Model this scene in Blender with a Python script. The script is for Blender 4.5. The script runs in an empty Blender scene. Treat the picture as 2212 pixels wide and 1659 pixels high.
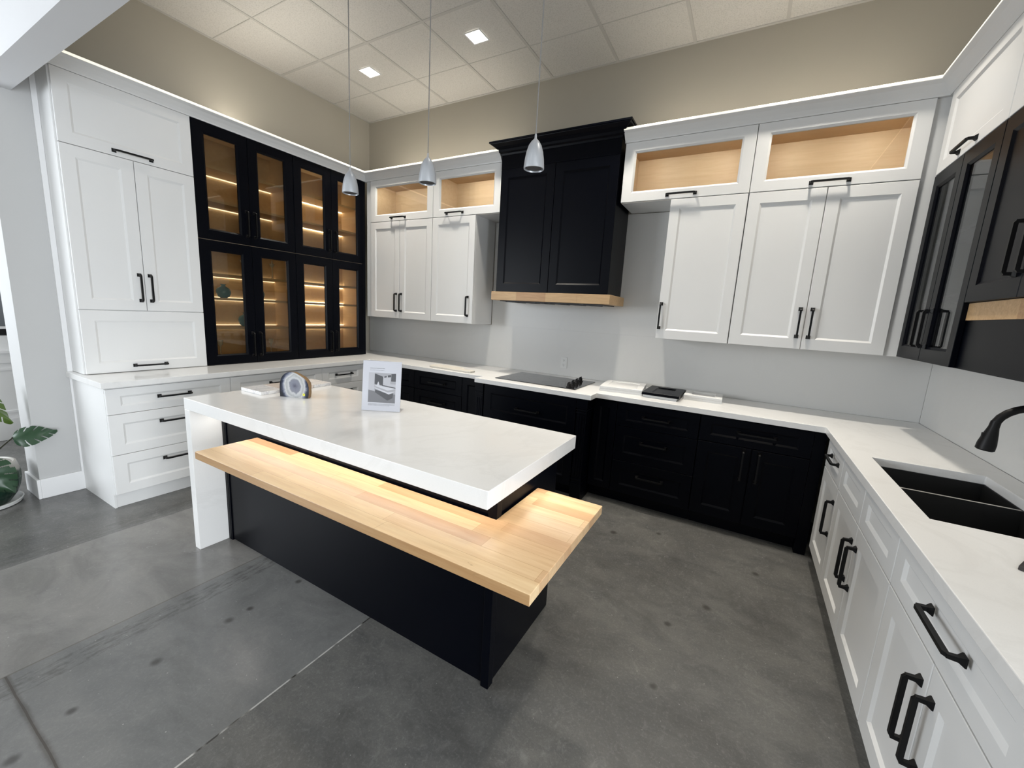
import bpy, bmesh, math, random
from mathutils import Vector, Matrix, noise
random.seed(7)
SC = bpy.context.scene
COL = SC.collection
PI = math.pi
W = 5.532; ZC = 3.716; CT = .914      # room width, ceiling height, worktop height in metres
# ------------------------------------------------------------------ camera, world, light, exposure
cam = bpy.data.cameras.new('camera'); camo = bpy.data.objects.new('camera', cam); COL.objects.link(camo)
cam.sensor_fit = 'HORIZONTAL'; cam.sensor_width = 36.0; cam.lens = 886.6*36/2212; cam.clip_start = .02
_r, _u, _f = ((0.8669557, 0.4952401, 0.0559017), (-0.1332470, 0.1222419, 0.9835152), (-0.4802426, 0.8601129, -0.1719675))
camo.matrix_world = Matrix(((_r[0], _u[0], -_f[0], 4.38858), (_r[1], _u[1], -_f[1], -3.87785), (_r[2], _u[2], -_f[2], 1.52124), (0, 0, 0, 1)))
SC.camera = camo
w = bpy.data.worlds.new('world'); SC.world = w; w.use_nodes = True
w.node_tree.nodes['Background'].inputs[0].default_value = (.72, .84, 1, 1)
w.node_tree.nodes['Background'].inputs[1].default_value = .6
SC.view_settings.view_transform = 'Standard'; SC.view_settings.look = 'None'
SC.view_settings.exposure = -1.25; SC.view_settings.gamma = 1.0
SC.cycles.max_bounces = 8; SC.cycles.diffuse_bounces = 4; SC.cycles.transparent_max_bounces = 12
SC.cycles.caustics_reflective = False; SC.cycles.caustics_refractive = False
SC.cycles.sample_clamp_indirect = 4.0

def area(name, loc, size, power, color, direction=(0, 0, -1), spread=180):
    l = bpy.data.lights.new(name, 'AREA'); l.shape = 'RECTANGLE'; l.size, l.size_y = size
    l.energy = power; l.color = color; l.spread = math.radians(spread)
    o = bpy.data.objects.new(name, l); COL.objects.link(o); o.location = loc
    o.rotation_euler = Vector(direction).to_track_quat('-Z', 'Y').to_euler()
    return o
WARM = (1, .93, .82); COOL = (.89, .945, 1.0); LED = (1, .93, .80); LEDN = (1, .95, .88)
# added daylight panels at assumed, unseen showroom windows, behind the camera and at both sides
for x in (-.2, 2.6, 5.4 - .9):
    area('added_window_light', (x, -8.9, 1.8), (2.2, 2.2), 9, COOL, (0, 1, -.12))
area('added_window_light', (-1.70, -6.6, 1.9), (2.4, 1.8), 440, COOL, (1, .42, -.08))
area('added_window_light', (-1.70, -4.6, 1.9), (1.1, 1.7), 95, COOL, (1, .55, .05))
area('added_window_light', (8.9, -5.1, 1.45), (3.4, 2.2), 900, COOL, (-1, .12, .02))


# ------------------------------------------------------------------ mesh helpers
def link(name, me, parent=None):
    o = bpy.data.objects.new(name, me); COL.objects.link(o)
    if parent: o.parent = parent
    return o
def origin(o):
    v = Vector((0, 0, 0))
    while o is not None:
        v += o.location; o = o.parent
    return v
def obj(name, bm, mats, parent=None, smooth=False, bevel=0, loc=None, sharp=35):
    """One mesh object from a bmesh given in world coordinates."""
    L = origin(parent) if parent else Vector(loc or (0, 0, 0))
    bmesh.ops.recalc_face_normals(bm, faces=bm.faces)
    bmesh.ops.translate(bm, verts=bm.verts, vec=-L)
    if smooth:
        for f in bm.faces: f.smooth = True
        for e in bm.edges:
            if len(e.link_faces) == 2 and e.calc_face_angle(0) > math.radians(sharp): e.smooth = False
    me = bpy.data.meshes.new(name); bm.to_mesh(me); bm.free()
    if not isinstance(mats, (list, tuple)): mats = [mats]
    for m in mats: me.materials.append(m)
    o = link(name, me, parent)
    if not parent: o.location = L
    if bevel:
        b = o.modifiers.new('bevel', 'BEVEL'); b.width = bevel; b.segments = 2; b.limit_method = 'ANGLE'; b.angle_limit = math.radians(40)
    return o
def tag(o, label, cat, group=None, kind=None):
    o['label'] = label; o['category'] = cat
    if group: o['group'] = group
    if kind: o['kind'] = kind
    return o
def thing(name, loc, label, cat, group=None):
    o = bpy.data.objects.new(name, None); COL.objects.link(o); o.location = loc; o.empty_display_size = .05
    return tag(o, label, cat, group)
def struct(name, bm, m, **k):
    o = obj(name, bm, m, **k)
    if not k.get('parent'): o['kind'] = 'structure'
    return o
def box(bm, a, b, mi=0):
    x0, y0, z0 = a; x1, y1, z1 = b
    v = [bm.verts.new(p) for p in ((x0, y0, z0), (x1, y0, z0), (x1, y1, z0), (x0, y1, z0), (x0, y0, z1), (x1, y0, z1), (x1, y1, z1), (x0, y1, z1))]
    for q in ((0, 3, 2, 1), (4, 5, 6, 7), (0, 1, 5, 4), (1, 2, 6, 5), (2, 3, 7, 6), (3, 0, 4, 7)):
        f = bm.faces.new([v[i] for i in q]); f.material_index = mi
    return v
def BX(*ab):
    bm = bmesh.new()
    for a, b in ab: box(bm, a, b)
    return bm
# wall frames: u runs to the viewer's right along a wall, d is the distance out from it
def mp(side):
    if side == 'L': return lambda u, d, z: (d, u, z)
    if side == 'B': return lambda u, d, z: (u, -d, z)
    if side == 'R': return lambda u, d, z: (W - d, -u, z)
    if side == 'W': return lambda u, d, z: (u, d, z)
def fbox(bm, side, u0, u1, d0, d1, z0, z1, mi=0):
    m = mp(side); a = m(u0, d0, z0); b = m(u1, d1, z1)
    box(bm, [min(i, j) for i, j in zip(a, b)], [max(i, j) for i, j in zip(a, b)], mi)
def FB(side, *bs):
    bm = bmesh.new()
    for b in bs: fbox(bm, side, *b)
    return bm
def loops(bm, rings, cap0=True, cap1=True, mi=0):
    """Skin successive rings of points (all the same length)."""
    R = [[bm.verts.new(p) for p in r] for r in rings]; n = len(R[0])
    for a, b in zip(R, R[1:]):
        for i in range(n):
            f = bm.faces.new((a[i], a[(i+1) % n], b[(i+1) % n], b[i])); f.material_index = mi
    if cap0: bm.faces.new(R[0]).material_index = mi
    if cap1: bm.faces.new(R[-1][::-1]).material_index = mi
    return R
def lathe(bm, prof, c, n=32, mi=0, axis=None):
    """prof = [(r, z)], around a vertical axis through c; r=0 closes to a point ring."""
    rings = []
    for r, z in prof:
        r = max(r, 1e-5)
        rings.append([(c[0]+r*math.cos(2*PI*i/n), c[1]+r*math.sin(2*PI*i/n), c[2]+z) for i in range(n)])
    loops(bm, rings, mi=mi)
def tube(bm, pts, rad, n=12, cap=True, mi=0):
    pts = [Vector(p) for p in pts]; rings = []; up = None
    for i, p in enumerate(pts):
        t = (pts[min(i+1, len(pts)-1)] - pts[max(i-1, 0)]).normalized()
        if up is None: up = t.orthogonal().normalized()
        up = (up - t*up.dot(t)).normalized(); s = t.cross(up)
        r = rad[i] if isinstance(rad, (list, tuple)) else rad
        rings.append([p + up*(r*math.cos(2*PI*k/n)) + s*(r*math.sin(2*PI*k/n)) for k in range(n)])
    loops(bm, rings, cap, cap, mi)
def prism(bm, poly, z0, z1, mi=0):
    loops(bm, [[(x, y, z0) for x, y in poly], [(x, y, z1) for x, y in poly]], mi=mi)

# ------------------------------------------------------------------ materials
def mat(name, color, rough=.5, metal=0, spec=.5, emit=None, estr=0, coat=0):
    m = bpy.data.materials.new(name); m.use_nodes = True; b = m.node_tree.nodes['Principled BSDF']
    b.inputs['Base Color'].default_value = (*color, 1); b.inputs['Roughness'].default_value = rough
    b.inputs['Metallic'].default_value = metal; b.inputs['Specular IOR Level'].default_value = spec
    b.inputs['Coat Weight'].default_value = coat
    if emit: b.inputs['Emission Color'].default_value = (*emit, 1); b.inputs['Emission Strength'].default_value = estr
    return m
class N:
    """Tiny node helper."""
    def __init__(s, m): s.m = m; s.t = m.node_tree; s.b = s.t.nodes['Principled BSDF']
    def new(s, k, **kw):
        n = s.t.nodes.new(k)
        for a, v in kw.items(): setattr(n, a, v)
        return n
    def l(s, a, b): s.t.links.new(a, b)
    def coord(s, scale=(1, 1, 1), loc=(0, 0, 0), rot=(0, 0, 0)):
        c = s.new('ShaderNodeTexCoord'); p = s.new('ShaderNodeMapping'); s.l(c.outputs['Object'], p.inputs[0])
        p.inputs['Scale'].default_value = scale; p.inputs['Location'].default_value = loc; p.inputs['Rotation'].default_value = rot
        return p.outputs[0]
    def noise(s, vec, scale, detail=4, rough=.55, dist=0):
        n = s.new('ShaderNodeTexNoise'); s.l(vec, n.inputs['Vector']); n.inputs['Scale'].default_value = scale
        n.inputs['Detail'].default_value = detail; n.inputs['Roughness'].default_value = rough; n.inputs['Distortion'].default_value = dist
        return n.outputs['Fac']
    def ramp(s, fac, stops, interp='LINEAR'):
        r = s.new('ShaderNodeValToRGB'); s.l(fac, r.inputs[0]); e = r.color_ramp.elements; r.color_ramp.interpolation = interp
        while len(e) < len(stops): e.new(.5)
        for x, (p, c) in zip(e, stops): x.position = p; x.color = (*c, 1) if len(c) == 3 else c
        return r.outputs[0]
    def mix(s, a, b, fac=.5, mode='MIX'):
        n = s.new('ShaderNodeMix', data_type='RGBA', blend_type=mode)
        for i, v in ((0, fac), (6, a), (7, b)):
            if hasattr(v, 'is_output'): s.l(v, n.inputs[i])
            else: n.inputs[i].default_value = v if i == 0 else (*v, 1)
        return n.outputs[2]
    def math(s, op, a, b=0, c=0):
        n = s.new('ShaderNodeMath', operation=op)
        for i, v in enumerate((a, b, c)):
            if hasattr(v, 'is_output'): s.l(v, n.inputs[i])
            else: n.inputs[i].default_value = v
        return n.outputs[0]
    def bump(s, h, strength=.1, dist=.002):
        n = s.new('ShaderNodeBump'); s.l(h, n.inputs['Height']); n.inputs['Strength'].default_value = strength; n.inputs['Distance'].default_value = dist
        s.l(n.outputs[0], s.b.inputs['Normal'])
    def base(s, c): s.l(c, s.b.inputs['Base Color'])
    def rough(s, c): s.l(c, s.b.inputs['Roughness'])

def painted(name, color, rough, tex=600, amt=.03):
    m = mat(name, color, rough); n = N(m); h = n.noise(n.coord(), tex, 2); n.bump(h, amt, .0006)
    v = n.noise(n.coord(), 3, 3); n.base(n.mix(color, tuple(c*.96 for c in color), v)); return m
M = {}
M['white'] = painted('white_lacquer', (.85, .85, .84), .38)
M['navy'] = painted('navy_black_lacquer', (.0007, .0012, .0034), .34); M['navy'].node_tree.nodes['Principled BSDF'].inputs['Specular IOR Level'].default_value = .10
M['wall'] = painted('beige_wall_paint', (.50, .468, .395), .8, 350, .12)
M['grey_wall'] = painted('pale_grey_wall_paint', (.66, .66, .65), .75, 350, .12)
M['trim'] = painted('white_trim_paint', (.88, .88, .88), .4)
M['black'] = painted('black_handle_metal', (.003, .003, .0034), .45, 900, .02); M['black'].node_tree.nodes['Principled BSDF'].inputs['Specular IOR Level'].default_value = .25
M['blackglass'] = mat('black_ceramic_glass', (.012, .012, .013), .12)
M['steel'] = mat('brushed_grey_metal', (.55, .56, .58), .38, .75)
M['alu'] = painted('satin_grey_shade', (.48, .50, .53), .35, 500, .03); M['alu'].node_tree.nodes['Principled BSDF'].inputs['Metallic'].default_value = .35
M['dark_in'] = mat('dark_socket', (.02, .02, .025), .5)
M['cord'] = mat('grey_cord', (.22, .21, .20), .6)
M['led'] = mat('led_strip', (1, .95, .85), .5, emit=(1, .91, .75), estr=6.5)
M['led_bright'] = mat('led_strip_fresh', (1, .95, .85), .5, emit=(1, .91, .75), estr=25)
M['ledcool'] = mat('led_strip_bright', (1, .95, .85), .5, emit=(1, .88, .70), estr=14)
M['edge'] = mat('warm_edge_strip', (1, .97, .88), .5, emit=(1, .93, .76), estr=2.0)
M['lamp'] = mat('downlight_diffuser', (1, 1, 1), .5, emit=(1, .95, .86), estr=14)
M['plastic_white'] = mat('white_plastic', (.82, .82, .80), .35)
M['sink'] = painted('black_composite_sink', (.010, .010, .010), .45, 700, .05)
M['outdoor'] = mat('pavement_outside', (.75, .78, .82), .9)
def m_glass(name, tint, refl=1.5):
    m = bpy.data.materials.new(name); m.use_nodes = True; t = m.node_tree; t.nodes.remove(t.nodes['Principled BSDF'])
    out = t.nodes['Material Output']; tr = t.nodes.new('ShaderNodeBsdfTransparent'); tr.inputs[0].default_value = (*tint, 1)
    gl = t.nodes.new('ShaderNodeBsdfGlossy'); gl.inputs['Roughness'].default_value = .02; gl.inputs[0].default_value = (1, 1, 1, 1)
    lw = t.nodes.new('ShaderNodeLayerWeight'); lw.inputs[0].default_value = .5; mx = t.nodes.new('ShaderNodeMixShader')
    pw = t.nodes.new('ShaderNodeMath'); pw.operation = 'POWER'; t.links.new(lw.outputs['Facing'], pw.inputs[0]); pw.inputs[1].default_value = 5
    fr = t.nodes.new('ShaderNodeMath'); fr.operation = 'MULTIPLY_ADD'; t.links.new(pw.outputs[0], fr.inputs[0]); f0 = ((refl-1)/(refl+1))**2; fr.inputs[1].default_value = 1-f0; fr.inputs[2].default_value = f0
    t.links.new(fr.outputs[0], mx.inputs[0]); t.links.new(tr.outputs[0], mx.inputs[1]); t.links.new(gl.outputs[0], mx.inputs[2]); t.links.new(mx.outputs[0], out.inputs[0])
    return m
M['glass'] = m_glass('clear_pane', (.93, .93, .92))
M['smoke'] = m_glass('bronze_tinted_pane', (.68, .64, .56))
M['crystal'] = mat('thin_crystal', (.9, .95, .95), .05); M['crystal'].node_tree.nodes['Principled BSDF'].inputs['Alpha'].default_value = .38
M['acrylic'] = m_glass('clear_acrylic', (.97, .97, .98))
def m_wood(name, c1, c2, scale=1.0, planks=None, rough=.35):
    m = mat(name, c1, rough); n = N(m); co = n.coord()
    st = n.coord(scale=(1.2*scale, 14*scale, 14*scale)); g = n.noise(st, 3.0, 6, .6, .6)
    fine = n.noise(n.coord(scale=(4, 130, 130)), 2.2, 3)
    col = n.mix(c1, c2, n.ramp(g, [(.32, (0, 0, 0)), (.72, (1, 1, 1))]))
    if planks:
        b = n.new('ShaderNodeTexBrick'); n.l(co, b.inputs['Vector']); b.offset = .37; b.offset_frequency = 2; b.squash = 1.25; b.squash_frequency = 3
        b.inputs['Scale'].default_value = 1; b.inputs['Brick Width'].default_value = planks[0]; b.inputs['Row Height'].default_value = planks[1]
        b.inputs['Mortar Size'].default_value = .0006; b.inputs['Bias'].default_value = -.1
        b.inputs['Color1'].default_value = (1.06, 1.05, 1.02, 1); b.inputs['Color2'].default_value = (.69, .52, .45, 1); b.inputs['Mortar'].default_value = (.62, .5, .38, 1)
        col = n.mix(col, b.outputs['Color'], 1.0, 'MULTIPLY')
        knots = n.noise(n.coord(scale=(3, 9, 9), loc=(3, 1, 0)), 1.6, 3, .6, 1.2)
        col = n.mix(col, (.30, .17, .08), n.ramp(knots, [(.735, (0, 0, 0)), (.80, (.75, .75, .75))]))
    col = n.mix(col, (.62, .42, .24), n.ramp(fine, [(.5, (0, 0, 0)), (.9, (.30, .30, .30))]))
    n.base(col); n.bump(fine, .05, .0005); return m
M['block'] = m_wood('maple_butcher_block', (.765, .585, .36), (.65, .45, .255), 1.0, (.62, .062), .33)
M['band'] = m_wood('maple_edge_band', (.60, .41, .22), (.46, .29, .145), 1.6, (.30, .30), .45)
M['veneer'] = m_wood('maple_veneer', (.80, .63, .43), (.72, .54, .34), .8, None, .5)
def m_quartz(name, c, vein, rough=.16, amt=.35, sc=1.3):
    m = mat(name, c, rough); n = N(m); co = n.coord()
    wv = n.noise(co, sc, 8, .6, 1.6); v = n.math('ABSOLUTE', n.math('SUBTRACT', wv, .5))
    f = n.ramp(v, [(0, (amt, amt, amt)), (.035, (0, 0, 0))]); sp = n.noise(co, 260, 2)
    f2 = n.ramp(sp, [(.55, (0, 0, 0)), (.8, (.12, .12, .12))])
    n.base(n.mix(n.mix(c, vein, f), (.55, .55, .54), f2)); return m
M['quartz'] = m_quartz('white_quartz', (.87, .865, .85), (.72, .71, .69), .15, .22)
M['splash'] = m_quartz('pale_grey_slab', (.77, .765, .745), (.70, .695, .68), .32, .12, .8)
M['marble'] = m_quartz('veined_marble', (.80, .79, .78), (.52, .52, .55), .25, .8, 9)
M['marble_pink'] = m_quartz('beige_marble', (.66, .59, .54), (.52, .46, .42), .25, .6, 9)
def m_floor():
    m = mat('polished_concrete', (.19, .19, .185), .22); n = N(m); co = n.coord()
    sx = n.new('ShaderNodeSeparateXYZ'); n.l(co, sx.inputs[0]); X, Y = sx.outputs[0], sx.outputs[1]
    wob = n.math('MULTIPLY', n.math('SUBTRACT', n.noise(co, 6, 5), .5), .05)
    big = n.noise(co, .9, 6, .62, .5); med = n.noise(n.coord(scale=(1, 1.6, 1)), 4.0, 7, .68, .9); fine = n.noise(co, 90, 4, .7)
    c = n.mix((0.088, 0.087, 0.083), (0.150, 0.148, 0.141), n.ramp(big, [(.3, (0, 0, 0)), (.7, (1, 1, 1))]))
    c = n.mix(c, (0.084, 0.085, 0.085), n.ramp(med, [(.44, (0, 0, 0)), (.72, (.75, .75, .75))]))
    c = n.mix(c, (0.235, 0.230, 0.222), n.ramp(fine, [(.52, (0, 0, 0)), (.80, (.55, .55, .55))]))
    grit = n.noise(n.coord(loc=(7, 3, 0)), 210, 3, .7); c = n.mix(c, (0.052, 0.051, 0.049), n.ramp(grit, [(.54, (0, 0, 0)), (.78, (.55, .55, .55))]))
    scuff = n.noise(n.coord(scale=(1.4, 1, 1), loc=(2, 9, 0)), 13, 8, .75, 1.4); c = n.mix(c, (0.230, 0.226, 0.218), n.ramp(scuff, [(.54, (0, 0, 0)), (.74, (.45, .45, .45))]))
    # pours of slightly different tone, parted at x = 1.07 and x = 2.04
    light = n.math('MULTIPLY', n.math('GREATER_THAN', n.math('ADD', X, n.math('MULTIPLY', wob, .5)), 1.07), n.math('LESS_THAN', X, 2.04))
    c = n.mix(c, (0.260, 0.252, 0.240), n.math('MULTIPLY', light, .48))
    mid = n.math('MULTIPLY', n.math('GREATER_THAN', X, 2.04), n.math('LESS_THAN', X, 2.96))
    c = n.mix(c, (0.195, 0.199, 0.200), n.math('MULTIPLY', mid, .45))
    # darker trowel marks just right of the pour edge
    edge = n.math('MULTIPLY', n.math('LESS_THAN', n.math('ABSOLUTE', n.math('SUBTRACT', n.math('ADD', X, wob), 2.14)), .055), n.ramp(n.noise(n.coord(scale=(6, 1.5, 1)), 9, 5, .7), [(.45, (0, 0, 0)), (.6, (1, 1, 1))]))
    c = n.mix(c, (0.065, 0.063, 0.059), n.math('MULTIPLY', edge, .55))
    edge2 = n.math('MULTIPLY', n.math('LESS_THAN', n.math('ABSOLUTE', n.math('SUBTRACT', n.math('ADD', X, wob), .98)), .06), n.ramp(n.noise(n.coord(scale=(5, 1.5, 1), loc=(4, 2, 0)), 8, 5, .7), [(.42, (0, 0, 0)), (.6, (1, 1, 1))]))
    c = n.mix(c, (0.065, 0.063, 0.059), n.math('MULTIPLY', edge2, .5))
    # spots
    spots = [(2.428, -3.0), (2.43, -2.905), (2.429, -3.281), (2.435, -3.531), (2.503, -3.686), (2.432, -2.651), (3.743, -1.099), (4.026, -0.922), (4.634, -1.068), (4.243, -2.246), (4.396, -1.584), (4.234, -1.832)]
    dmin = None
    for k, (sx_, sy_) in enumerate(spots):
        v_ = n.new('ShaderNodeVectorMath', operation='DISTANCE'); n.l(co, v_.inputs[0]); v_.inputs[1].default_value = (sx_, sy_, 0)
        q_ = n.math('MULTIPLY', v_.outputs['Value'], (1.0, 1.3, .9, 1.2)[k % 4]); dmin = q_ if dmin is None else n.math('MINIMUM', dmin, q_)
    dd = n.math('ADD', dmin, n.math('MULTIPLY', wob, .35))
    c = n.mix(c, (0.040, 0.037, 0.034), n.ramp(dd, [(.010, (.75, .75, .75)), (.026, (0, 0, 0))]))
    vs = n.new('ShaderNodeTexVoronoi', voronoi_dimensions='2D'); n.l(co, vs.inputs['Vector']); vs.inputs['Scale'].default_value = 11
    rs = n.new('ShaderNodeSeparateColor'); n.l(vs.outputs['Color'], rs.inputs[0])
    c = n.mix(c, (0.400, 0.392, 0.377), n.math('MULTIPLY', n.ramp(n.math('ADD', vs.outputs['Distance'], n.math('MULTIPLY', wob, 1.2)), [(.010, (.6, .6, .6)), (.030, (0, 0, 0))]), n.math('GREATER_THAN', rs.outputs[1], .7)))
    # saw cuts: a pale filled one along y, a dark one along x
    cut = n.math('MULTIPLY', n.math('LESS_THAN', n.math('ABSOLUTE', n.math('SUBTRACT', X, 2.962)), .0035), n.math('LESS_THAN', Y, -2.2))
    filled = n.ramp(n.noise(n.coord(loc=(0, 5, 0)), 4.5, 3), [(.52, (1, 1, 1)), (.58, (0, 0, 0))])
    c = n.mix(c, n.mix((0.038, 0.036, 0.033), (0.418, 0.410, 0.388), filled), cut)
    c = n.mix(c, (0.129, 0.122, 0.110), n.math('LESS_THAN', n.math('ABSOLUTE', n.math('SUBTRACT', X, 2.04)), .004))
    cut2 = n.math('MULTIPLY', n.math('LESS_THAN', n.math('ABSOLUTE', n.math('ADD', n.math('ADD', Y, 3.618), n.math('MULTIPLY', wob, .2))), .003), n.math('GREATER_THAN', X, 2.04))
    c = n.mix(c, (0.042, 0.036, 0.030), n.math('MULTIPLY', cut2, .85))
    stain = n.math('MULTIPLY', n.math('GREATER_THAN', X, 2.04), n.ramp(n.math('ADD', n.math('ABSOLUTE', n.math('ADD', Y, 3.618)), n.math('MULTIPLY', wob, .5)), [(.003, (.6, .6, .6)), (.013, (0, 0, 0))]))
    c = n.mix(c, (0.05, 0.043, 0.035), stain)
    cl = n.noise(n.coord(scale=(1, 1.5, 1), loc=(1, 6, 0)), 2.3, 9, .66, .7); c = n.mix(c, n.ramp(cl, [(.30, (.74, .74, .74)), (.50, (1, 1, 1)), (.72, (1.22, 1.21, 1.19))]), 1.0, 'MULTIPLY')
    n.base(c); n.rough(n.ramp(med, [(.2, (.17, .17, .17)), (.8, (.30, .30, .30))])); n.bump(big, .05, .01); return m
M['floor'] = m_floor()
def m_ceiling():
    m = mat('mineral_fibre_tile', (.8, .78, .74), .9); n = N(m); co = n.coord(); h = n.noise(co, 110, 4, .75)
    n.base(n.mix((.77, .75, .715), (.62, .605, .57), n.ramp(h, [(.48, (0, 0, 0)), (.66, (1, 1, 1))]))); n.bump(h, .5, .004); return m
M['tile'] = m_ceiling(); M['tee'] = painted('ceiling_tee_paint', (.62, .605, .575), .6)
def m_agate():
    m = mat('polished_agate', (.3, .3, .35), .12); n = N(m); co = n.coord(loc=(-.100, 0, -.070))
    ln = n.new('ShaderNodeVectorMath', operation='LENGTH'); 
    mp_ = n.new('ShaderNodeMapping'); n.l(co, mp_.inputs[0]); mp_.inputs['Scale'].default_value = (1, 0, .85); n.l(mp_.outputs[0], ln.inputs[0])
    d = n.math('ADD', ln.outputs['Value'], n.math('MULTIPLY', n.math('SUBTRACT', n.noise(co, 22, 5, .65, .6), .5), .035))
    n.base(n.ramp(d, [(.0, (.10, .10, .14)), (.018, (.20, .21, .26)), (.036, (.23, .24, .28)), (.042, (.55, .56, .57)), (.058, (.36, .37, .38)), (.064, (.60, .60, .59)), (.074, (.28, .30, .36)), (.083, (.04, .05, .085)), (.095, (.02, .022, .03))])); return m
M['agate'] = m_agate()
def m_rind():
    m = mat('agate_rind', (.26, .16, .075), .8); n = N(m); h = n.noise(n.coord(), 60, 6, .7)
    n.base(n.mix((.33, .21, .10), (.14, .08, .035), h)); n.bump(h, .7, .006); return m
M['rind'] = m_rind()
M['yellow'] = mat('yellow_sticker', (.80, .78, .10), .5); M['yellow_dot'] = mat('olive_dot', (.35, .36, .04), .5)
M['teal'] = painted('teal_glaze', (.03, .28, .44), .18, 40, .2)
M['paper'] = mat('white_paper', (.80, .81, .84), .6)
def grey(v): 
    k = 'print_grey_%02d' % int(v*100)
    if k not in M: M[k] = mat(k, (v, v, v*1.02), .6)
    return M[k]
M['soil'] = painted('dark_soil', (.02, .015, .01), .95, 80, .6)
M['leaf'] = painted('monstera_leaf', (.020, .060, .026), .35, 60, .1); M['stem'] = painted('dark_stem', (.035, .035, .022), .5)
M['leaf_young'] = painted('young_leaf', (.075, .13, .022), .35, 60, .1)
def m_pot():
    m = mat('green_glazed_pot', (.02, .05, .03), .25); n = N(m); co = n.coord(); sx = n.new('ShaderNodeSeparateXYZ'); n.l(co, sx.inputs[0])
    z = n.math('ADD', sx.outputs[2], n.math('MULTIPLY', n.math('SUBTRACT', n.noise(n.coord(scale=(14, 14, 2)), 2.5, 4), .5), .09))
    c = n.ramp(z, [(.05, (.006, .022, .014)), (.16, (.015, .050, .030)), (.215, (.05, .08, .055)), (.235, (.42, .40, .36))])
    n.base(c); return m
M['pot'] = m_pot(); M['pot_in'] = mat('pot_inner_clay', (.42, .38, .33), .6)

# ------------------------------------------------------------------ setting
bm = bmesh.new(); box(bm, (-4.2, -9.2, -.12), (W+.2, .2, 0)); box(bm, (W+.2001, -9.2, -.12), (9.2, -2.9, 0)); struct('floor', bm, M['floor'])
struct('wall_back', BX(((-.2, 0, 0), (W+.2, .16, ZC))), M['wall'])
struct('wall_left', BX(((-.17, -2.868, 0), (0, 0, ZC))), M['wall'])
# the painted face of the wall's end, between the tall cabinet and the opening
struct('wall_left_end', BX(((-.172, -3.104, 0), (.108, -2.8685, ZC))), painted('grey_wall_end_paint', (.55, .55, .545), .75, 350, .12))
struct('wall_right', BX(((W, -3.118, 0), (W+.16, 0, ZC))), M['grey_wall'])
struct('wall_return', BX(((W+.161, -3.118, 0), (9.0, -2.98, ZC))), M['grey_wall'])
struct('added_wall_far_right', BX(((9, -3.35, 0), (9.16, -2.98, ZC)), ((9, -9.2, 0), (9.16, -6.85, ZC)), ((9, -6.85, 0), (9.16, -3.35, .3)), ((9, -6.85, 2.6), (9.16, -3.35, ZC))), M['grey_wall'])  # added wall, set far out so its window lights the room evenly
struct('added_window_2', BX(((9.05, -6.85, .3), (9.10, -6.79, 2.6)), ((9.05, -3.41, .3), (9.10, -3.35, 2.6)), ((9.05, -5.13, .3), (9.10, -5.07, 2.6)), ((9.05, -6.79, .3), (9.10, -3.41, .36)), ((9.05, -6.79, 2.54), (9.10, -3.41, 2.6))), M['trim'])  # added window, put in to light the surfaces that face right
struct('wall_front', BX(((.108, -3.118, 2.735), (W, -2.982, ZC)), ((-1.77, -3.118, 2.735), (.108, -3.104, ZC))), painted('header_paint', (.70, .70, .71), .6, 350, .1))
struct('baseboard_left', BX(((.108, -3.104, 0), (.124, -2.872, .145)), ((-.172, -3.122, 0), (.124, -3.104, .145))), M['trim'], bevel=.004)
# ceiling: tiles and a grid of tees every .62 m along x, with the cross lines at .61
bmc = BX(((-1.9, -9.2, ZC), (W+.16, .16, ZC+.1)), ((W+.1601, -9.2, ZC), (9.16, -2.98, ZC+.1))); ceil = struct('ceiling', bmc, M['tile'])
g = bmesh.new()
for i in range(-2, 9):
    x = .6206*i
    if x < W: box(g, (x-.012, -9, ZC-.004), (x+.012, 0, ZC+.003))
for j in range(0, 7):
    y = -1.122 - 1.22*j; box(g, (-1.77, y-.012, ZC-.0038), (W, y+.012, ZC+.003))
    y = -.512 - 1.22*j; box(g, (-1.77, y-.004, ZC-.0022), (W, y+.004, ZC+.003))
box(g, (0, -9, ZC-.005), (.022, 0, ZC+.003)); box(g, (0, -.022, ZC-.005), (W, 0, ZC+.003)); box(g, (W-.022, -9, ZC-.005), (W, 0, ZC+.003))
obj('ceiling_grid', g, M['tee'], ceil)
# the showroom behind: far wall with three assumed window openings, outer wall at the left with door and window
ZW0, ZW1 = .6, 2.9
far = [((-1.9, -9.2, 0), (9, -9, ZW0)), ((-1.9, -9.2, ZW1), (9, -9, ZC))]
for a, b in ((-1.9, -1.3), (.9, 1.5), (3.7, 3.4+.0), (5.6, 9.0)):
    if b > a: far.append(((a, -9.2, ZW0), (b, -9, ZW1)))
struct('wall_rear', BX(*far), M['grey_wall'])
ow = [((-1.93, -9.2, 0), (-1.77, -7.9, ZC)), ((-1.93, -7.9, 2.75), (-1.77, 0, ZC)), ((-1.93, -7.9, 0), (-1.77, -5.3, .9)), ((-1.93, -5.3, 0), (-1.77, -5.2, 2.75)), ((-1.93, -5.2, 0), (-1.77, -3.9, .9)), ((-1.93, -3.9, 0), (-1.77, -3.55, 2.75)), ((-1.93, -2.55, 0), (-1.77, 0, 2.75)), ((-1.93, -3.55, 2.15), (-1.77, -2.55, 2.75))]
struct('wall_outer', BX(*ow), M['trim'])
struct('wall_passage', BX(((-1.77, -.16, 0), (-.17, 0, ZC))), M['grey_wall'])
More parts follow.
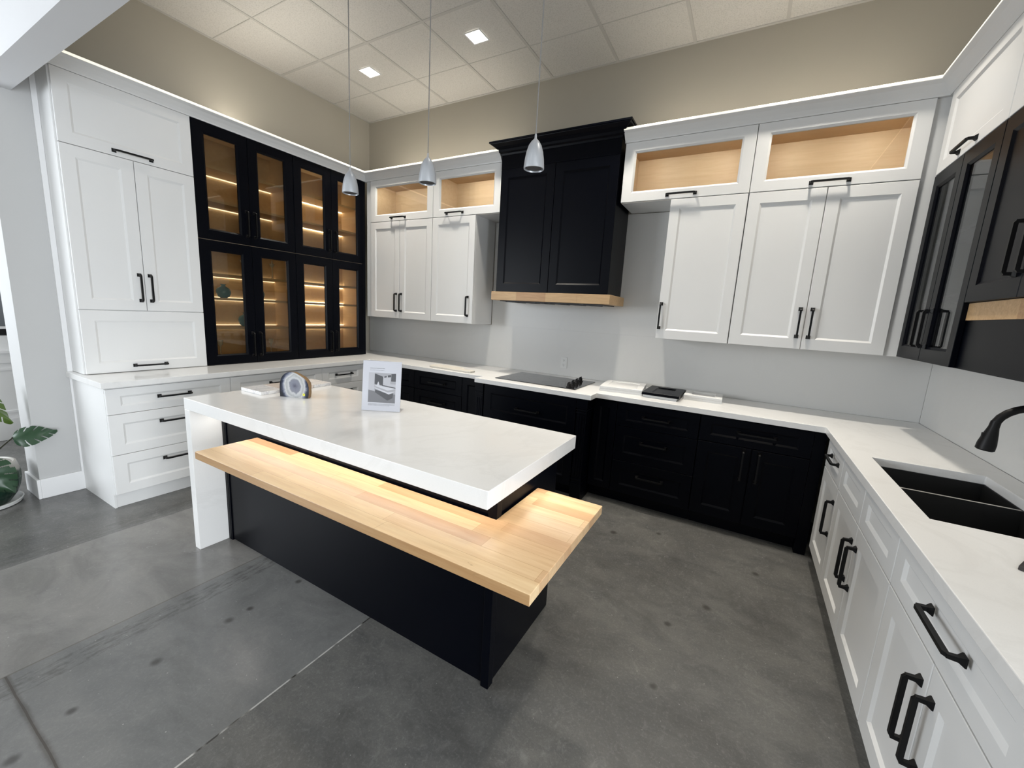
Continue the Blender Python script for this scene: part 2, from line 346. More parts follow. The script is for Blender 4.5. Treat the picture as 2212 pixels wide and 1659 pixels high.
# glazed door in the outer wall
d = struct('door_1', BX(((-1.86, -3.55, 0), (-1.80, -3.42, 2.15)), ((-1.86, -2.68, 0), (-1.80, -2.55, 2.15)), ((-1.86, -3.42, 0), (-1.80, -2.68, .215)),
    ((-1.86, -3.42, .76), (-1.80, -2.68, 1.03)), ((-1.855, -3.42, 1.09), (-1.80, -2.68, 1.115)), ((-1.86, -3.42, 2.02), (-1.80, -2.68, 2.15)), ((-1.845, -3.42, .215), (-1.815, -2.68, .76))), M['trim'], bevel=.004)
obj('panel_moulding', BX(((-1.815, -3.36, .27), (-1.806, -2.74, .29)), ((-1.815, -3.36, .69), (-1.806, -2.74, .71)), ((-1.815, -3.36, .29), (-1.806, -3.34, .69)), ((-1.815, -2.76, .29), (-1.806, -2.74, .69)), ((-1.80, -3.42, .86), (-1.775, -2.68, .885))), M['trim'], d)
obj('glass_bar', BX(((-1.85, -3.42, 1.035), (-1.79, -2.68, 1.085)),), M['black'], d)
obj('pane', BX(((-1.835, -3.42, 1.115), (-1.829, -2.68, 2.02)),), M['glass'], d)
struct('added_window_3', BX(((-1.88, -5.2, .9), (-1.82, -5.14, 2.75)), ((-1.88, -3.96, .9), (-1.82, -3.9, 2.75)), ((-1.88, -5.14, .9), (-1.82, -3.96, .96)), ((-1.88, -5.14, 2.69), (-1.82, -3.96, 2.75))), M['trim'])  # added window, put in for soft light on the left end
wn = struct('unseen_window_1', BX(((-1.88, -7.9, .9), (-1.82, -7.84, 2.75)), ((-1.88, -5.36, .9), (-1.82, -5.3, 2.75)), ((-1.88, -7.84, .9), (-1.82, -5.36, .96)), ((-1.88, -7.84, 2.69), (-1.82, -5.36, 2.75))), M['trim'])  # unseen window, moved back so its light clears the island
# pavement and a grey building outside the door
struct('ground_outside', BX(((-9, -9, -.14), (-1.93, 3, -.02))), M['outdoor'])
M['far'] = painted('grey_render', (.48, .50, .54), .9, 20, .3)
struct('wall_outside', BX(((-4.4, -8, -.02), (-4.1, 3, 1.9))), M['far'])

# ------------------------------------------------------------------ cabinet parts
def panel_bm(bm, side, u0, u1, z0, z1, d, t=.021, s=.072, mould=.013, rec=.009, glass=False, sv=None, mi=0):
    m = mp(side); sv = sv or s
    def ring(iu, iz, dd): return [m(u0+iu, dd, z0+iz), m(u1-iu, dd, z0+iz), m(u1-iu, dd, z1-iz), m(u0+iu, dd, z1-iz)]
    e = .0018
    R = [ring(0, 0, d-t), ring(0, 0, d-e), ring(e, e, d), ring(s, sv, d), ring(s+mould, sv+mould, d-rec)]
    if glass: R.append(ring(s+mould, sv+mould, d-t)); loops(bm, R + [R[0]], False, False); bmesh.ops.remove_doubles(bm, verts=bm.verts, dist=1e-6)
    else: loops(bm, R)
def handle(side, parent, u, z, d, L=.205, vert=True):
    """Square bar pull with flared feet, centred on (u, z)."""
    bm = bmesh.new(); m = mp(side); h = L/2 - .008; b = .0055
    def P(a, off, dd): return m(u+off, dd, z+a) if vert else m(u+a, dd, z+off)
    def q(a, r, dd): return [P(a-r, -r, dd), P(a+r, -r, dd), P(a+r, r, dd), P(a-r, r, dd)]
    for s in (-1, 1): loops(bm, [q(s*h, .0125, d), q(s*h, .0125, d+.003), q(s*h, .0065, d+.013), q(s*h, b, d+.034)])
    def c(a, dd0, dd1): return [P(a, -b, dd0), P(a, b, dd0), P(a, b, dd1), P(a, -b, dd1)]
    loops(bm, [c(-h-b, d+.026, d+.031), c(-h+.006, d+.027, d+.040), c(h-.006, d+.027, d+.040), c(h+b, d+.026, d+.031)])
    return obj('handle', bm, M['black'], parent)
G = .0015
def front(kind, side, t, u0, u1, z0, z1, d, mm='white', hu=None, hz=None, vert=True, L=.205, s=.072, sv=None, glass=None, rec=.009):
    bm = bmesh.new(); panel_bm(bm, side, u0+G, u1-G, z0+G, z1-G, d, s=s, sv=sv, glass=bool(glass), rec=rec)
    p = obj(kind, bm, M[mm], t)
    if glass:
        i = s+.006; iv = (sv or s)+.006
        obj('pane', FB(side, (u0+i, u1-i, d-.0165, d-.0125, z0+iv, z1-iv)), M[glass], p)
    if hu is not None: handle(side, p, hu, hz, d, L, vert)
    return p
def shell(side, u0, u1, d0, d1, z0, z1, t=.018):
    return FB(side, (u0, u0+t, d0, d1, z0, z1), (u1-t, u1, d0, d1, z0, z1), (u0+t, u1-t, d0, d1, z0, z0+t), (u0+t, u1-t, d0, d1, z1-t, z1), (u0+t, u1-t, d0, d0+.008, z0+t, z1-t))
def at(side, u, d, z): return mp(side)(u, d, z)
KICK = .105; CAB = .873
def base_cab(side, u0, u1, d, label, fronts, mm='white', kick_in=.065, group=None, d0=.004, hollow=False):
    t = thing('base_cabinet', at(side, (u0+u1)/2, d/2, 0), label, 'cabinet', group)
    if hollow: obj('carcass', FB(side, (u0+.0006, u0+.018, d0, d-.023, KICK, CAB), (u1-.018, u1-.0006, d0, d-.023, KICK, CAB), (u0+.018, u1-.018, d0, d-.023, KICK, KICK+.018), (u0+.018, u1-.018, d-.040, d-.023, KICK+.018, CAB)), M[mm], t)
    else: obj('carcass', FB(side, (u0+.0006, u1-.0006, d0, d-.023, KICK, CAB)), M[mm], t)
    obj('toe_kick', FB(side, (u0+.0006, u1-.0006, d0, d-kick_in, 0, KICK-.0006)), M[mm], t)
    for f in fronts: front(*([f[0], side, t] + list(f[1:5]) + [d]), mm=mm, **f[5])
    return t

# ------------------------------------------------------------------ left wall: base run (white), face at d = .735
DL = .735
def three(u0, u1, zs=(.111, .395, .683, .862), s=.072):
    c = (u0+u1)/2; o = []
    for i, (a, b) in enumerate(zip(zs, zs[1:])):
        o.append(('drawer', u0, u1, a, b, dict(hu=c, hz=(a+b)/2 + (.006 if i == 2 else .055), vert=False, sv=.052 if i == 2 else .066, s=s)))
    return o
t = base_cab('L', -2.865, -2.108, DL, 'white three-drawer base cabinet at the open end below the white tall cupboard', three(-2.878, -2.108), kick_in=.062)
obj('end_panel', FB('L', (-2.879, -2.8655, .111, DL-.023, KICK, CAB), (-2.879, -2.8655, .111, DL-.052, 0, KICK)), M['white'], t)
obj('corner_bead', FB('L', (-2.891, -2.8795, .1085, .128, .146, CAB)), M['trim'], t)
base_cab('L', -2.108, -1.258, DL, 'white three-drawer base cabinet behind the marble samples and agate', three(-2.108, -1.258), kick_in=.062)
base_cab('L', -1.258, -.742, DL, 'narrow white drawer base cabinet nearest the inside corner, left of the photo sign', three(-1.258, -.742), kick_in=.062)
o = obj('filler_panel', FB('L', (-.7405, -.662, .5, DL-.004, KICK, CAB)), M['white']); tag(o, 'white filler strip closing the left base corner', 'panel')

# ------------------------------------------------------------------ back wall: navy base run
DB = .635
t = base_cab('B', .80, 1.387, DB, 'navy corner base cabinet just right of the photo sign', [('drawer', .80, 1.387, .676, .862, dict(mm='navy')) if False else ('drawer', .80, 1.387, .676, .862, dict(sv=.05)), ('door', .80, 1.387, .111, .673, dict())], mm='navy', kick_in=.08)
def threeB(u0, u1, zs=(.108, .382, .668, .862)):
    c = (u0+u1)/2; o = []
    for i, (a, b) in enumerate(zip(zs, zs[1:])):
        o.append(('drawer', u0, u1, a, b, dict(hu=c, hz=(a+b)/2 + (.0 if i == 2 else .03), vert=False, sv=.05 if i == 2 else .068)))
    return o
base_cab('B', 1.388, 2.011, DB, 'navy three-drawer base cabinet left of the cooktop', threeB(1.388, 2.011), mm='navy', kick_in=.08)
base_cab('B', 2.012, 2.268, DB, 'narrow navy pull-out base cabinet with a vertical pull, left of the cooktop cabinet', [('door', 2.014, 2.268, .111, .862, dict(hu=2.218, hz=.745, vert=True, s=.062))], mm='navy', kick_in=.08)
t = base_cab('B', 2.364, 3.266, .775, 'wide navy cooktop base cabinet standing proud between two pilasters', [
    ('drawer', 2.366, 3.264, .560, .862, dict(hu=2.817, hz=.688, vert=False, L=.225)), ('drawer', 2.366, 3.264, .111, .556, dict(hu=2.817, hz=.40, vert=False, L=.225))], mm='navy', kick_in=.09)
for u0 in (2.270, 3.268):
    bm = bmesh.new(); u1 = u0+.094; d0, d1 = .60, .785
    fbox(bm, 'B', u0+.006, u1-.006, .01, d1-.008, 0, CAB)
    fbox(bm, 'B', u0, u1, d0, d1, 0, .15); fbox(bm, 'B', u0+.003, u1-.003, d0, d1-.004, .15, .165); fbox(bm, 'B', u0, u1, d0, d1, .178, .19)
    fbox(bm, 'B', u0, u1, d0, d1, .79, CAB); fbox(bm, 'B', u0+.002, u1-.002, d0, d1-.003, .745, .757); fbox(bm, 'B', u0, u1, d0, d1, .768, .778)
    for k in range(3): fbox(bm, 'B', u0+.020+.021*k, u0+.032+.021*k, d1-.010, d1-.004, .21, .73)
    obj('pilaster', bm, M['navy'], t, bevel=.003)
base_cab('B', 3.364, 3.560, DB, 'narrow navy base cabinet with no handle, right of the cooktop cabinet', [('door', 3.366, 3.560, .111, .862, dict(s=.055))], mm='navy', kick_in=.08)
base_cab('B', 3.561, 4.175, DB, 'navy three-drawer base cabinet right of the cooktop', threeB(3.561, 4.175), mm='navy', kick_in=.08)
base_cab('B', 4.176, 4.862, DB, 'navy base cabinet with one drawer over two doors, next to the white sink run', [
    ('drawer', 4.178, 4.862, .674, .862, dict(hu=4.54, hz=.775, vert=False, sv=.05, L=.235)), ('door', 4.178, 4.525, .108, .672, dict(hu=4.478, hz=.545, L=.225)), ('door', 4.528, 4.862, .108, .672, dict(hu=4.575, hz=.545, L=.225))], mm='navy', kick_in=.08)
o = obj('filler_panel', FB('B', (4.863, 4.928, .45, .625, 0, CAB)), M['navy']); tag(o, 'navy filler strip in the corner between navy drawers and white sink run', 'panel')

# ------------------------------------------------------------------ right wall: white base run, face x = 4.93
DR = W - 4.93
base_cab('R', .64, 1.159, DR, 'white base cabinet with drawer and single door nearest the navy corner', [
    ('drawer', .70, 1.159, .676, .862, dict(hu=.965, hz=.782, vert=False, sv=.052, L=.21)), ('door', .70, 1.159, .111, .673, dict(hu=1.118, hz=.487, L=.205))])
base_cab('R', 1.160, 2.098, DR, 'white sink base cabinet with two blank false fronts over doors', [
    ('drawer_front', 1.162, 1.628, .676, .862, dict(sv=.052)), ('drawer_front', 1.631, 2.097, .676, .862, dict(sv=.052)),
    ('door', 1.162, 1.628, .111, .673, dict(hu=1.588, hz=.487)), ('door', 1.631, 2.097, .111, .673, dict(hu=1.671, hz=.487))], hollow=True)
t = base_cab('R', 2.099, 2.888, DR, 'white base cabinet with one wide drawer over two doors, nearest the camera', [
    ('drawer', 2.101, 2.886, .676, .862, dict(hu=2.515, hz=.783, vert=False, sv=.052, L=.215)), ('door', 2.101, 2.490, .111, .673, dict(hu=2.452, hz=.49, L=.215)), ('door', 2.493, 2.886, .111, .673, dict(hu=2.532, hz=.49, L=.215))])
obj('end_panel', FB('R', (2.889, 2.906, .004, DR-.03, 0, CAB)), M['white'], t)

# ------------------------------------------------------------------ worktop: one U-shaped quartz slab with sink cut-out
def slab(bm, poly, z0, z1, holes=()):
    """Extruded polygon with rectangular holes, built from a grid of cells so it stays manifold."""
    xs = sorted({round(p[0], 4) for p in poly} | {round(h[i], 4) for h in holes for i in (0, 2)})
    ys = sorted({round(p[1], 4) for p in poly} | {round(h[i], 4) for h in holes for i in (1, 3)})
    def inside(x, y):
        r = False; n = len(poly)
        for i in range(n):
            (x0, y0), (x1, y1) = poly[i], poly[(i+1) % n]
            if (y0 > y) != (y1 > y) and x < (x1-x0)*(y-y0)/(y1-y0)+x0: r = not r
        return r and not any(h[0] < x < h[2] and h[1] < y < h[3] for h in holes)
    vs = {}
    def V(i, j, z):
        k = (i, j, z)
        if k not in vs: vs[k] = bm.verts.new((xs[i], ys[j], z))
        return vs[k]
    full = {(i, j) for i in range(len(xs)-1) for j in range(len(ys)-1) if inside((xs[i]+xs[i+1])/2, (ys[j]+ys[j+1])/2)}
    for i, j in full:
        bm.faces.new((V(i, j, z1), V(i+1, j, z1), V(i+1, j+1, z1), V(i, j+1, z1)))
        bm.faces.new((V(i, j, z0), V(i, j+1, z0), V(i+1, j+1, z0), V(i+1, j, z0)))
        for (di, dj), (a, b) in {(-1, 0): ((0, 1), (0, 0)), (1, 0): ((1, 0), (1, 1)), (0, -1): ((0, 0), (1, 0)), (0, 1): ((1, 1), (0, 1))}.items():
            if (i+di, j+dj) not in full:
                A = (i+a[0], j+a[1]); B = (i+b[0], j+b[1])
                bm.faces.new((V(*A, z0), V(*B, z0), V(*B, z1), V(*A, z1)))
XR = 4.905
SK = (5.008, -2.040, 5.408, -1.283)
bm = bmesh.new()
slab(bm, [(.012, -.012), (.012, -2.868), (.1085, -2.868), (.1085, -2.903), (.77, -2.903), (.77, -.679), (2.285, -.679), (2.285, -.818), (3.395, -.818), (3.395, -.679), (XR, -.679), (XR, -2.925), (W-.012, -2.925), (W-.012, -.012)], .874, CT, [SK])
o = obj('worktop', bm, M['quartz'], bevel=.0025); tag(o, 'U-shaped white quartz worktop running round the three walls', 'worktop')
# slab backsplashes
o = obj('backsplash', FB('B', (.012, W-.012, .0015, .0112, CT+.0005, 1.372)), M['splash'])
o2 = FB('B', (1.93, 3.735, .0015, .0112, 1.3725, 2.44))
bmesh.ops.translate(o2, verts=o2.verts, vec=(0, 0, 0)); me = o.data
b2 = bmesh.new(); b2.from_mesh(me); tmp = bpy.data.meshes.new('t'); o2.to_mesh(tmp); o2.free(); b2.from_mesh(tmp); b2.to_mesh(me); b2.free(); bpy.data.meshes.remove(tmp)
tag(o, 'pale grey slab backsplash on the back wall behind the cooktop', 'backsplash')
o = obj('backsplash', FB('R', (.0125, 2.925, .0015, .0112, CT+.0005, 1.374)), M['splash']); tag(o, 'pale grey slab backsplash on the right wall behind the tap', 'backsplash')

# ------------------------------------------------------------------ left wall: tall white cupboard and dark glass display cabinets, face d = .366
DT = .366; ZT0, ZT1, ZT2 = .9165, 2.447, 2.894
t = thing('tall_cupboard', (.18, -2.48, ZT0), 'tall white cupboard with black pulls, standing left of the dark glass cabinets', 'cupboard')
obj('carcass', FB('L', (-2.862, -2.1015, .004, DT-.023, ZT0, ZT2)), M['white'], t)
front('lift_up_door', 'L', t, -2.86, -2.103, ZT1, ZT2, DT, hu=-2.48, hz=2.482, vert=False, L=.225)
front('door', 'L', t, -2.86, -2.482, 1.374, ZT1-.001, DT, hu=-2.512, hz=1.545, L=.205)
front('door', 'L', t, -2.481, -2.103, 1.374, ZT1-.001, DT, hu=-2.448, hz=1.545, L=.205)
front('appliance_door', 'L', t, -2.86, -2.103, ZT0, 1.372, DT, hu=-2.49, hz=.962, vert=False, L=.21)
obj('corner_bead', FB('L', (-2.896, -2.8685, .1085, .124, CT+.0006, 2.893)), M['trim'], t)
obj('scribe_trim', FB('L', (-2.8675, -2.8625, .004, DT-.022, ZT0, ZT2)), M['white'], t)
def display(u0, u1, z0, z1, shelves, label, hz, hL=.225, both=()):
    c = (u0+u1)/2; t = thing('display_cabinet', at('L', c, DT/2, z0), label, 'cabinet')
    bm = shell('L', u0+.001, u1-.001, .004, DT-.023, z0, z1)
    obj('carcass', bm, M['veneer'], t)
    for a in (u0, u1-.0008): obj('outer_side', FB('L', (a, a+.0008, .004, DT-.023, z0, z1)), M['navy'], t)
    front('door', 'L', t, u0, c, z0, z1, DT, mm='navy', s=.076, glass='smoke', hu=c-.034, hz=hz, L=hL)
    front('door', 'L', t, c, u1, z0, z1, DT, mm='navy', s=.076, glass='smoke', hu=c+.034, hz=hz, L=hL)
    for z in shelves:
        s = obj('shelf', FB('L', (u0+.020, u1-.020, .032, DT-.060, z-.02, z)), M['veneer'], t)
        obj('led_strip', FB('L', (u0+.024, u1-.024, .0135, .028, z-.026, z+.006)), M['led' if u0 < -2 else 'led_bright'], s)
    return t
display(-2.1005, -1.2585, 1.982, ZT2, (2.322, 2.588), 'dark glass display cabinet, upper one next to the white tall cupboard', 2.165)
display(-1.2575, -.416, 1.982, ZT2, (2.322, 2.588), 'dark glass display cabinet, upper one next to the inside corner', 2.165)
display(-2.1005, -1.2585, ZT0, 1.980, (1.245, 1.503, 1.712), 'dark glass display cabinet with teal vases, below on the worktop', 1.09)
display(-1.2575, -.416, ZT0, 1.980, (1.245, 1.503, 1.712), 'empty dark glass display cabinet on the worktop beside the inside corner', 1.09)
o = obj('filler_panel', FB('L', (-.4145, -.3765, .02, DT-.015, ZT0, ZT2)), M['navy']); tag(o, 'dark filler strip between the glass cabinets and the back corner', 'panel')

# ------------------------------------------------------------------ back wall: white wall cabinets, face d = .383
DU = .383; ZU0, ZU1, ZU2 = 1.378, 2.447, 2.894
def wall_cab(side, u0, u1, z0, z1, d, label, fronts, mm='white', name='wall_cabinet'):
    t = thing(name, at(side, (u0+u1)/2, d/2, z0), label, 'cabinet')
    obj('carcass', FB(side, (u0+.0006, u1-.0006, .0125 if z0 < 2.44 else .004, d-.023, z0, z1)), M[mm], t)
    for f in fronts: front(*([f[0], side, t] + list(f[1:5]) + [d]), mm=mm, **f[5])
    return t
wall_cab('B', .448, 1.3725, ZU0, ZU1-.002, DU, 'white two-door wall cabinet in the corner left of the hood', [
    ('door', .45, .907, ZU0, ZU1-.002, dict(hu=.862, hz=1.558)), ('door', .909, 1.3715, ZU0, ZU1-.002, dict(hu=.932, hz=1.558) if False else dict(hu=.938, hz=1.558))])
wall_cab('B', 1.3735, 1.923, ZU0, ZU1-.002, DU, 'white single-door wall cabinet left of the hood, with a bare side', [('door', 1.375, 1.922, ZU0, ZU1-.002, dict(hu=1.86, hz=1.555, s=.07))])
wall_cab('B', 3.742, 4.2685, ZU0, ZU1-.002, DU, 'white single-door wall cabinet right of the hood', [('door', 3.743, 4.2665, ZU0, ZU1-.002, dict(hu=3.762, hz=1.56, s=.068))])
wall_cab('B', 4.2695, 5.173, ZU0, ZU1-.002, DU, 'white two-door wall cabinet in the corner right of the hood', [
    ('door', 4.271, 4.7215, ZU0, ZU1-.002, dict(hu=4.688, hz=1.56)), ('door', 4.7225, 5.172, ZU0, ZU1-.002, dict(hu=4.756, hz=1.56))])
def lit_box(u0, u1, label, hu, hL, s=.075):
    t = thing('lit_cabinet', at('B', (u0+u1)/2, DU/2, ZU1), label, 'cabinet')
    obj('carcass', shell('B', u0+.003, u1-.003, .005, DU-.0235, ZU1+.001, ZU2), M['veneer'], t)
    obj('outer_shell', FB('B', (u0, u0+.0025, .004, DU-.023, ZU1, ZU2), (u1-.0025, u1, .004, DU-.023, ZU1, ZU2), (u0+.0025, u1-.0025, .004, DU-.023, ZU1-.0012, ZU1+.0005)), M['white'], t)
    front('door', 'B', t, u0, u1, ZU1, ZU2, DU, s=s, sv=.066, glass='glass', hu=hu, hz=2.478, vert=False, L=hL)
    n = 2 if u1-u0 > .85 else 1
    for i in range(n):
        x = u0 + (u1-u0)*(i+.5)/n
        bm = bmesh.new(); lathe(bm, [(.020, 0), (.020, .007), (.014, .0075)], (x, -.335, ZU2-.0255), 20)
        p = obj('puck_light', bm, M['lamp'], t)
        area('puck_glow', (x, -.335, ZU2-.028), (.04, .04), 7/n, LED, (0, .45, -1))
    return t
lit_box(.448, 1.3765, 'white lit top cabinet, leftmost, over the two-door wall cabinet in the left corner', .885, .215)
lit_box(1.3775, 2.205, 'white lit top cabinet touching the left side of the dark hood', 1.66, .215)
lit_box(3.352, 4.2685, 'white lit top cabinet touching the right side of the dark hood', 3.81, .215)
lit_box(4.2695, 5.173, 'white lit top cabinet, rightmost and widest, in the right corner', 4.724, .215)
o = obj('filler_panel', FB('B', (.3665, .447, .0125, DU-.022, ZU0, ZU2)), M['white']); tag(o, 'white filler strip left of the lit cabinets in the back left corner', 'panel')
o = obj('filler_panel', FB('B', (5.174, 5.303, .0125, DU-.022, ZU0, ZU2)), M['white']); tag(o, 'white filler strip in the corner left of the dark glass wall cabinet', 'panel')

# crown moulding: cove that leans out, with a small bevelled lip on top
def crown_prof(d): return [(d-.030, 2.8945), (d+.001, 2.8945), (d+.004, 2.905), (d+.020, 2.925), (d+.045, 2.950), (d+.066, 2.962), (d+.068, 2.966), (d+.062, 2.983), (d+.05, 2.986), (d-.030, 2.986)]
def crown(name, side, u0, u1, d, m0=0, m1=0, mm='white'):
    bm = bmesh.new(); m = mp(side); pr = crown_prof(d)
    A = [m(u0 - m0*(dd-d), dd, z) for dd, z in pr]; B = [m(u1 + m1*(dd-d), dd, z) for dd, z in pr]
    loops(bm, [A, B]); o = struct(name, bm, M[mm])
    # the warm strip that lights the top edge of the moulding, and its upward glow on wall and ceiling
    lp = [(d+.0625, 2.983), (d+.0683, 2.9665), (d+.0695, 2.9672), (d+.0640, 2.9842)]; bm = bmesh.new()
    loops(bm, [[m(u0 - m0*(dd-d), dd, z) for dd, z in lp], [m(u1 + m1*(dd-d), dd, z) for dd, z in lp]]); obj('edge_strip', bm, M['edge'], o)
    c = m((u0+u1)/2, d*.5+.05, 2.992); q = Vector(m(0, 1, 0)) - Vector(m(0, 0, 0)); L = abs(u1-u0) - .15
    area('cabinet_top_glow', c, (.02, L) if side in 'LR' else (L, .02), (8.0 if side == 'L' else 5.6 if u1 < 3 else 4.6)*L, LED, (q.x*.02, q.y*.02, 1))
    return o
crown('trim_1', 'L', -2.868, -DU, DT, 0, -1)
crown('trim_2', 'B', DT, 2.195, DU, -1, 0)
crown('trim_3', 'B', 3.345, W-.309, DU, 0, -1)
crown('trim_4', 'R', DU, 2.06, .309, -1, 0)

# ------------------------------------------------------------------ range hood
HD = .418; HU0, HU1 = 2.216, 3.327
t = thing('range_hood', (2.77, -.21, 1.63), 'tall black box range hood with a maple band over the cooktop', 'hood')
obj('body', FB('B', (HU0+.002, HU1-.002, .0125, HD-.022, 1.7105, 2.935)), M['navy'], t)
obj('frieze', FB('B', (HU0, HU1, HD-.0215, HD-.004, 2.812, 2.935)), M['navy'], t)
front('door', 'B', t, HU0, 2.766, 1.7105, 2.810, HD, mm='navy', s=.075)
front('door', 'B', t, 2.767, HU1, 1.7105, 2.810, HD, mm='navy', s=.075)
bm = bmesh.new()
pr = [(-.02, 2.93), (.002, 2.93), (.006, 2.945), (.022, 2.955), (.030, 2.972), (.048, 2.992), (.078, 3.010), (.080, 3.016), (.090, 3.016), (.090, 3.030), (-.02, 3.030)]
loops(bm, [[(HU0-o_, -.06, z) for o_, z in pr], [(HU0-o_, -HD-o_, z) for o_, z in pr], [(HU1+o_, -HD-o_, z) for o_, z in pr], [(HU1+o_, -.06, z) for o_, z in pr]])
box(bm, (HU0+.01, -HD+.01, 2.936), (HU1-.01, -.004, 3.028))
obj('crown', bm, M['navy'], t)
obj('wooden_band', FB('B', (2.193, 3.361, .0125, .458, 1.630, 1.7095)), M['band'], t, bevel=.002)
bm = FB('B', (2.26, 3.29, .06, .40, 1.622, 1.6295)); 
for k in range(6): fbox(bm, 'B', 2.30+.16*k, 2.40+.16*k, .12, .36, 1.617, 1.622)
obj('vent_insert', bm, M['dark_in'], t)

# ------------------------------------------------------------------ right wall: dark glass cabinet, dark valance cabinet, white tops. face x = 5.223
DW = W - 5.223
t = thing('glass_wall_cabinet', at('R', .82, DW/2, 1.381), 'dark wall cabinet with two tall glass doors in the right corner', 'cabinet')
obj('carcass', FB('R', (.404, .422, .0125, DW-.023, 1.381, ZU1-.004), (1.195, 1.213, .0125, DW-.023, 1.381, ZU1-.004), (.422, 1.195, .0125, DW-.023, 1.381, 1.399), (.422, 1.195, .0125, DW-.023, ZU1-.022, ZU1-.004), (.422, 1.195, .0125, .020, 1.399, ZU1-.022)), M['navy'], t)
for z in (1.74, 2.08): obj('shelf', FB('R', (.423, 1.194, .021, DW-.06, z-.018, z)), M['navy'], t)
front('door', 'R', t, .425, .812, 1.381, ZU1-.004, DW, mm='navy', s=.062, sv=.068, glass='glass', hu=.712+.06, hz=1.558)
front('door', 'R', t, .813, 1.2125, 1.381, ZU1-.004, DW, mm='navy', s=.062, sv=.068, glass='glass', hu=.870, hz=1.558)
t = thing('valance_cabinet', at('R', 1.63, DW/2, 1.381), 'dark two-door wall cabinet over the sink with a maple strip and dark apron beneath', 'cabinet')
obj('carcass', FB('R', (1.2145, 2.06, .0125, DW-.0235, 1.676, ZU1-.004)), M['navy'], t)
front('door', 'R', t, 1.2145, 1.637, 1.677, ZU1-.004, DW, mm='navy', s=.07, hu=1.592, hz=1.86)
front('door', 'R', t, 1.638, 2.06, 1.677, ZU1-.004, DW, mm='navy', s=.07, hu=1.683, hz=1.86)
obj('maple_strip', FB('R', (1.2145, 2.06, .0125, DW-.0185, 1.600, 1.6755)), M['band'], t)
obj('apron', FB('R', (1.2145, 2.06, .0125, DW-.023, 1.381, 1.5995)), M['navy'], t)
wall_cab('R', .425, 1.2145, ZU1-.003, ZU2, DW, 'white lift-up top cabinet over the dark glass cabinet, right corner', [('door', .427, 1.2135, ZU1-.003, ZU2, dict(hu=.826, hz=2.475, vert=False, L=.21, s=.070, sv=.062))], name='top_cabinet')
wall_cab('R', 1.2155, 2.06, ZU1-.003, ZU2, DW, 'white top cabinet over the dark valance cabinet, at the right edge of the photo', [('door', 1.2165, 2.058, ZU1-.003, ZU2, dict(hu=1.64, hz=2.475, vert=False, L=.21, s=.070, sv=.062))], name='top_cabinet')

# ------------------------------------------------------------------ island
t = thing('island_cabinet', (2.67, -2.35, 0), 'dark navy island cabinet under the white waterfall worktop', 'cabinet')
obj('carcass', BX(((1.692, -2.622, .0), (3.645, -2.075, .8665)),), M['navy'], t)
obj('front_panel', BX(((1.735, -2.630, .012), (3.625, -2.6225, .866)),), M['navy'], t)
obj('end_panel', BX(((3.6455, -2.60, .004), (3.655, -2.056, .866)),), M['navy'], t)
for x0, x1 in ((1.692, 1.720), (1.724, 1.733)): obj('corner_stile', BX(((x0, -2.636, 0), (x1, -2.6225, .866)),), M['navy'], t, bevel=.002)
obj('corner_post', BX(((3.627, -2.641, 0), (3.664, -2.602, .866)),), M['navy'], t, bevel=.003)
for i in range(3):
    u0 = 1.70+.65*i; 
    bm = bmesh.new(); panel_bm(bm, 'W', u0+.002, u0+.648, .115, .864, -2.052, t=.0225); p = obj('door', bm, M['navy'], t)
    handle('W', p, u0+.05, .70, -2.052)
t = thing('island_worktop', (2.67, -2.39, .868), 'thick white quartz island worktop with a waterfall end at the left', 'worktop')
obj('slab', BX(((1.634, -2.796, .868), (3.718, -1.991, .935)),), M['quartz'], t, bevel=.002)
obj('waterfall_end', BX(((1.634, -2.796, 0), (1.690, -1.991, .8678)),), M['quartz'], t, bevel=.002)
led = obj('led_strip', BX(((1.72, -2.662, .8615), (3.69, -2.650, .8678)), ((3.676, -2.65, .8615), (3.688, -2.06, .8678))), M['ledcool'], t)
area('island_led_front', (2.70, -2.658, .859), (1.96, .012), 4.2, LEDN, (0, -.10, -1))
area('island_led_end', (3.684, -2.36, .859), (.012, .60), 1.7, LEDN, (.10, 0, -1))
bm = bmesh.new(); box(bm, (2.085, -2.945, .7185), (3.963, -2.642, .751)); 
bm = bmesh.new(); slab(bm, [(2.085, -2.945), (3.963, -2.945), (3.963, -2.287), (3.664, -2.287), (3.664, -2.642), (2.085, -2.642)], .714, .751)
o = obj('breakfast_ledge', bm, M['block'], bevel=.002, loc=(2.085, -2.945, .751)); tag(o, 'maple butcher-block ledge wrapping the front and right end of the island', 'counter')

